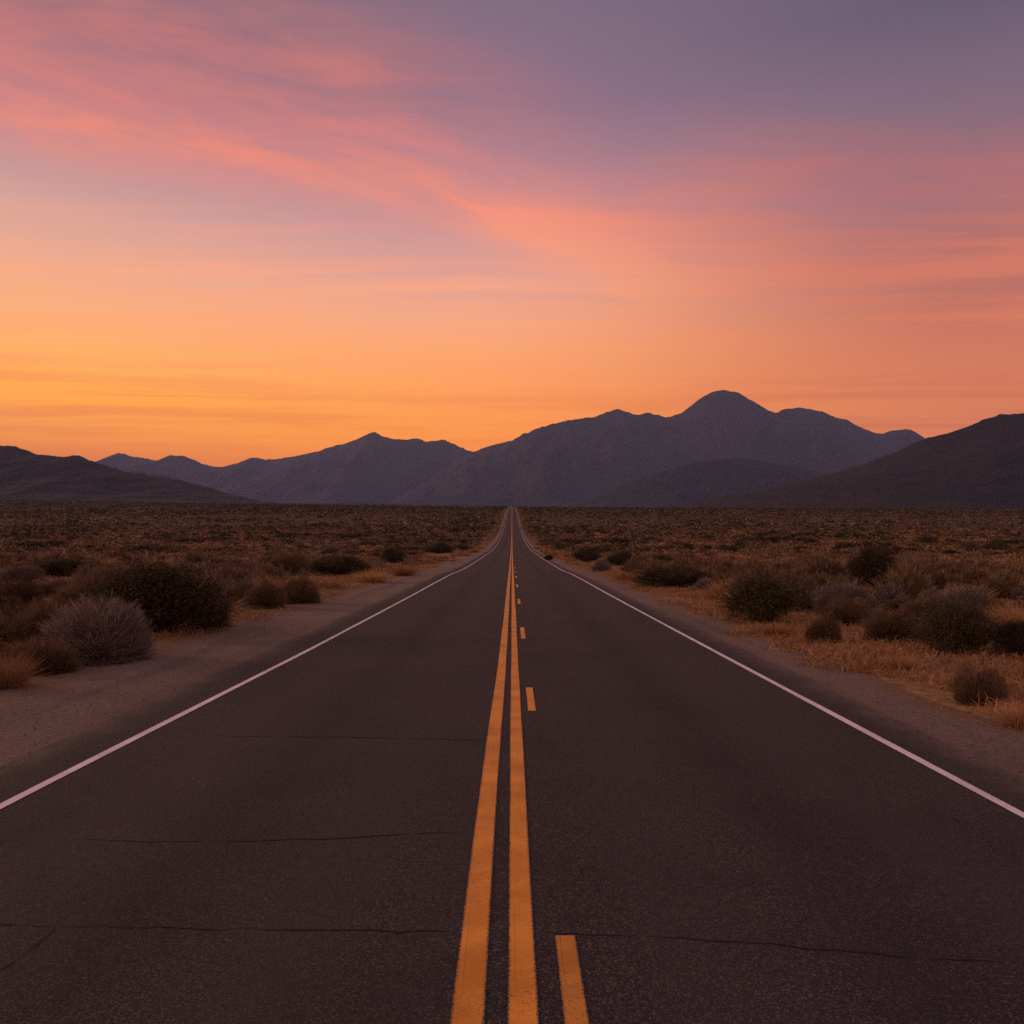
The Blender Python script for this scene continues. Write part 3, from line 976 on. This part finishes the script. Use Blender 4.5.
SZ = {S_: (.75, .42), B_: (1.15, .62), C_: (1.6, 1.0), G_: (.8, .5)}
scatter(1700, 9, 60, [G_, G_, B_, B_, S_, B_, G_, B_, G_], SZ, (8.4, 7.0))
scatter(5600, 38, 130, [G_, G_, B_, G_, B_, S_, G_, B_, B_, G_, G_], SZ, (8.5, 7.5))
scatter(700, 7, 120, [G_, G_, B_, G_], {G_: (.65, .36), B_: (.6, .32)}, (6.9, 5.5), 11.0, 1.2)
scatter(420, 50, 900, [G_, G_, G_, B_], {G_: (1.0, .6), B_: (1.1, .6)}, (6.0, 5.0), 8.5, 1.1)
scatter(220, 45, 900, [C_, B_, C_], {C_: (2.2, 1.4), B_: (1.5, .9)}, (9.5, 8.5), 18.0, 1.1)
scatter(22000, 110, 420, [G_, G_, B_, G_, B_, G_, B_, C_, B_, G_, G_], {S_: (1.9, .65), B_: (1.9, .68), C_: (2.6, 1.05), G_: (1.7, .55)}, (8.5, 7.5))
scatter(12000, 380, 700, [G_, B_, G_, B_, C_, B_, B_, G_], {B_: (2.3, .8), C_: (2.8, 1.0), G_: (2.1, .65)}, (8., 7.))
scatter(34000, 600, 1700, [B_, C_, C_, B_, C_, B_, C_, B_], {S_: (2.4, .9), B_: (2.6, .9), C_: (3.0, 1.1), G_: (2.4, .75)}, (8., 7.))
scatter(26000, 1500, 4200, [C_], {B_: (5.0, 1.4), C_: (6.0, 1.7), G_: (4.5, 1.2)}, (12., 12.))

hx = np.array(heroes)
HX = np.array([(h[1], h[2], h[3], h[4]) for h in cand])
keep = np.ones(len(cand), bool)
nearby = HX[:, 1] < 130
for (x, d_, wd) in hx:
    dist = np.hypot(HX[:, 0] - x, (HX[:, 1] - d_) * 0.7)
    keep &= dist > (wd * .5 + HX[:, 2] * .35)
    # nothing big grows straight in front of a plant the photo shows whole
    front = (HX[:, 1] < d_) & (HX[:, 1] > d_ * .72) & (np.abs(HX[:, 0] / HX[:, 1] - x / d_) < (wd * .5) / d_) & (HX[:, 3] > .28)
    keep &= ~front
GZc = ground(HX[:, 0], HX[:, 1])
sx = 512 + F_PX * HX[:, 0] / HX[:, 1]
in_frame = (sx > -15) & (sx < 1039)
# the bare patch of dry grass at the right shoulder
bare = (HX[:, 0] > 4) & (HX[:, 0] < 9.5) & (HX[:, 1] < 20) & (HX[:, 3] > .3)
keep &= ~bare
app = HX[:, 3] / HX[:, 1] * F_PX * np.sqrt(HX[:, 2] / HX[:, 3])
kinds_arr = np.array([c[0] for c in cand])
WORD = {S_: 'grey sagebrush', B_: 'brown desert shrub', C_: 'dark creosote bush', G_: 'straw coloured grass tuft'}
single = np.zeros(len(cand), bool)
for kd in HI:
    idx = np.where((kinds_arr == kd) & keep & in_frame)[0]
    idx = idx[np.argsort(-app[idx])][:255]
    single[idx] = True
for i in np.where(single)[0]:
    kd, x, d_, w_, h_ = cand[i]
    o = bpy.data.objects.new(kd, NEAR[kd][nr.randint(3)] if d_ < 24 else MID[kd][nr.randint(5)])
    COL.objects.link(o)
    o.location = (x, d_, float(GZc[i]) - .02)
    o.rotation_euler = (nr.normal() * .05, nr.normal() * .05, nr.uniform(0, 6.28))
    o.scale = (w_, w_ * nr.uniform(.85, 1.1), h_)
    sd = 'left' if x < 0 else 'right'
    if abs(x) < 11:
        where, gz = 'small %s on the verge along the %s shoulder', '%ss on the %s verge'
    elif d_ < 45:
        where, gz = 'small %s on the near plain %s of the road', '%ss on the near plain, %s of the road'
    else:
        where, gz = 'tiny %s far out on the plain %s of the road', '%ss far out on the plain, %s of the road'
    tag(o, where % (WORD[kd], sd), CAT[kd], (gz % (WORD[kd], sd)).replace('bushs', 'bushes').replace('sagebrushs', 'sagebrush'))

# the rest: one object per kind
STUFF_NAME = {S_: ('sagebrush_scrub', 'grey sagebrush scrub covering the far desert plain', M_SAGE),
              B_: ('brown_scrub', 'brown low scrub covering the far desert plain', M_BRUSH),
              C_: ('dark_scrub', 'dark creosote scrub covering the far desert plain', M_CREO),
              G_: ('dry_grass', 'straw coloured dry grass spread over the desert plain', M_STRAW)}
for kd in HI:
    vs, qs, off = [], [], 0
    idx = np.where((kinds_arr == kd) & keep & ~single)[0]
    for band, (da, db, nb) in enumerate([(0, 130, 70), (130, 260, 40), (260, 420, 24), (420, 5000, 14)]):
        ii = idx[(HX[idx, 1] >= da) & (HX[idx, 1] < db)]
        if not len(ii):
            continue
        protos = []
        for s in range(6):
            rs = np.random.RandomState(300 + s + band * 10)
            if kd == G_:
                v, q = tuft_parts(300 + s + band * 10, nb, (.05, .09, .16, .3)[band])
                q = q
            else:
                P, _ = dome_points(nb, rs, .4, s * 3.3, .5)
                D = unit(P * [1.2, 1.2, .8] + rs.normal(size=P.shape) * .4 + [0, 0, .3])
                L = rs.uniform(.15, .34, nb) * (1, 1.1, 1.25, 1.5)[band]
                P = P - D * (L * .6)[:, None]
                P[:, 2] = np.maximum(P[:, 2], 0)
                v, q = blades(P, D, L, (.085, .13, .19, .30)[band] * rs.uniform(.6, 1.3, nb), rs)
            protos.append((v, q))
        pick = nr.randint(6, size=len(ii))
        for s in range(6):
            jj = ii[pick == s]
            if not len(jj):
                continue
            v, q = protos[s]
            a = nr.uniform(0, 6.28, len(jj))
            ca, sa = np.cos(a)[:, None], np.sin(a)[:, None]
            X = (v[:, 0] * ca - v[:, 1] * sa) * HX[jj, 2:3] + HX[jj, 0:1]
            Y = (v[:, 0] * sa + v[:, 1] * ca) * HX[jj, 2:3] + HX[jj, 1:2]
            Z = v[None, :, 2] * HX[jj, 3:4] + GZc[jj][:, None] - .02
            vs.append(np.stack([X, Y, Z], -1).reshape(-1, 3))
            qs.append((q[None] + (np.arange(len(jj)) * len(v))[:, None, None]).reshape(-1, 4) + off)
            off += len(jj) * len(v)
    nm, lb, mt = STUFF_NAME[kd]
    o = mesh_np(nm, np.concatenate(vs), np.concatenate(qs), mt)
    tag(o, lb, 'grass' if kd == G_ else 'scrub', kind='stuff')

# short dry ground grass near the verge (uncountable)
n = 75000
dd = 6 + 75 * nr.uniform(0, 1, n) ** 1.4
sd = np.where(nr.rand(n) < .5, -1, 1)
lo = np.where(sd < 0, 6.45, 4.95)
x = sd * (lo + (fbm(dd / 1.7, sd * 5., 3) - .5) * 1.8 + np.abs(nr.normal(size=n)) * (2.6 + dd * .22))
pt = fbm(x / 1.6 + 3, dd / 1.6, 3)
ok = pt > nr.uniform(.30, .48, n)
x, dd = x[ok], dd[ok]
k = 5
P = np.stack([x, dd, ground(x, dd) - .01], 1)
P = np.repeat(P, k, 0) + nr.normal(size=(len(x) * k, 3)) * [.07, .07, 0]
D = unit(nr.normal(size=P.shape) * [.75, .75, .2] + [0, 0, .75])
V, Q = blades(P, D, nr.uniform(.06, .24, len(P)), 0.011, nr, .15, 2)
tag(mesh_np('ground_grass', V, Q, M_STRAW), 'short dry grass litter along both verges', 'grass', kind='stuff')

# loose stones along both shoulders (uncountable)
n = 5200
dd = 3.5 + 30 * nr.uniform(0, 1, n) ** 1.5
sd = np.where(nr.rand(n) < .6, -1, 1)
x = np.where(sd < 0, -nr.uniform(4.1, 7.0, n), nr.uniform(3.95, 5.6, n))
oc = np.array([[1, 0, 0], [0, 1, 0], [-1, 0, 0], [0, -1, 0], [0, 0, .7], [0, 0, -.6]])
tri = np.array([[0, 1, 4], [1, 2, 4], [2, 3, 4], [3, 0, 4], [1, 0, 5], [2, 1, 5], [3, 2, 5], [0, 3, 5]])
sz = .004 + .009 * nr.uniform(0, 1, n) ** 3
a = nr.uniform(0, 6.28, n)
vv = oc[None] * (sz[:, None, None] * nr.uniform(.7, 1.3, (n, 6, 1)))
ca, sa = np.cos(a)[:, None], np.sin(a)[:, None]
X = vv[..., 0] * ca - vv[..., 1] * sa + x[:, None]
Y = vv[..., 0] * sa + vv[..., 1] * ca + dd[:, None]
Z = vv[..., 2] + (zroad(dd) + .006 + sz * .35)[:, None]
tag(mesh_np('gravel', np.stack([X, Y, Z], -1).reshape(-1, 3), (tri[None] + (np.arange(n) * 6)[:, None, None]).reshape(-1, 3), M_GRAV),
    'loose stones strewn over both gravel shoulders', 'gravel', kind='stuff')

# ------------------------------------------------------------------ haze
hv = np.array([(x_, y_, z_) for z_ in (-8000.0, HZ_TOP) for y_ in (-600.0, HZ_FAR) for x_ in (-18500.0, 18500.0)])
lowz = float(GZ.min()) - 1.0
hv[:4, 2] = lowz
hq = np.array([[0, 2, 3, 1], [4, 5, 7, 6], [0, 1, 5, 4], [2, 6, 7, 3], [0, 4, 6, 2], [1, 3, 7, 5]])
mh = bpy.data.materials.new('dusk_haze')
mh.use_nodes = True
mh.node_tree.nodes.clear()
ht = NT(mh.node_tree)
pv = ht.node('ShaderNodeVolumePrincipled')
pv.inputs['Color'].default_value = (0.42, 0.55, 0.90, 1)
pv.inputs['Density'].default_value = HZ
pv.inputs['Anisotropy'].default_value = 0.0
ho = ht.node('ShaderNodeOutputMaterial')
ht.l.new(pv.outputs[0], ho.inputs['Volume'])
haze = mesh_np('haze', hv, hq, mh)
tag(haze, 'thin dusk haze softening the far mountains', 'haze', kind='stuff')
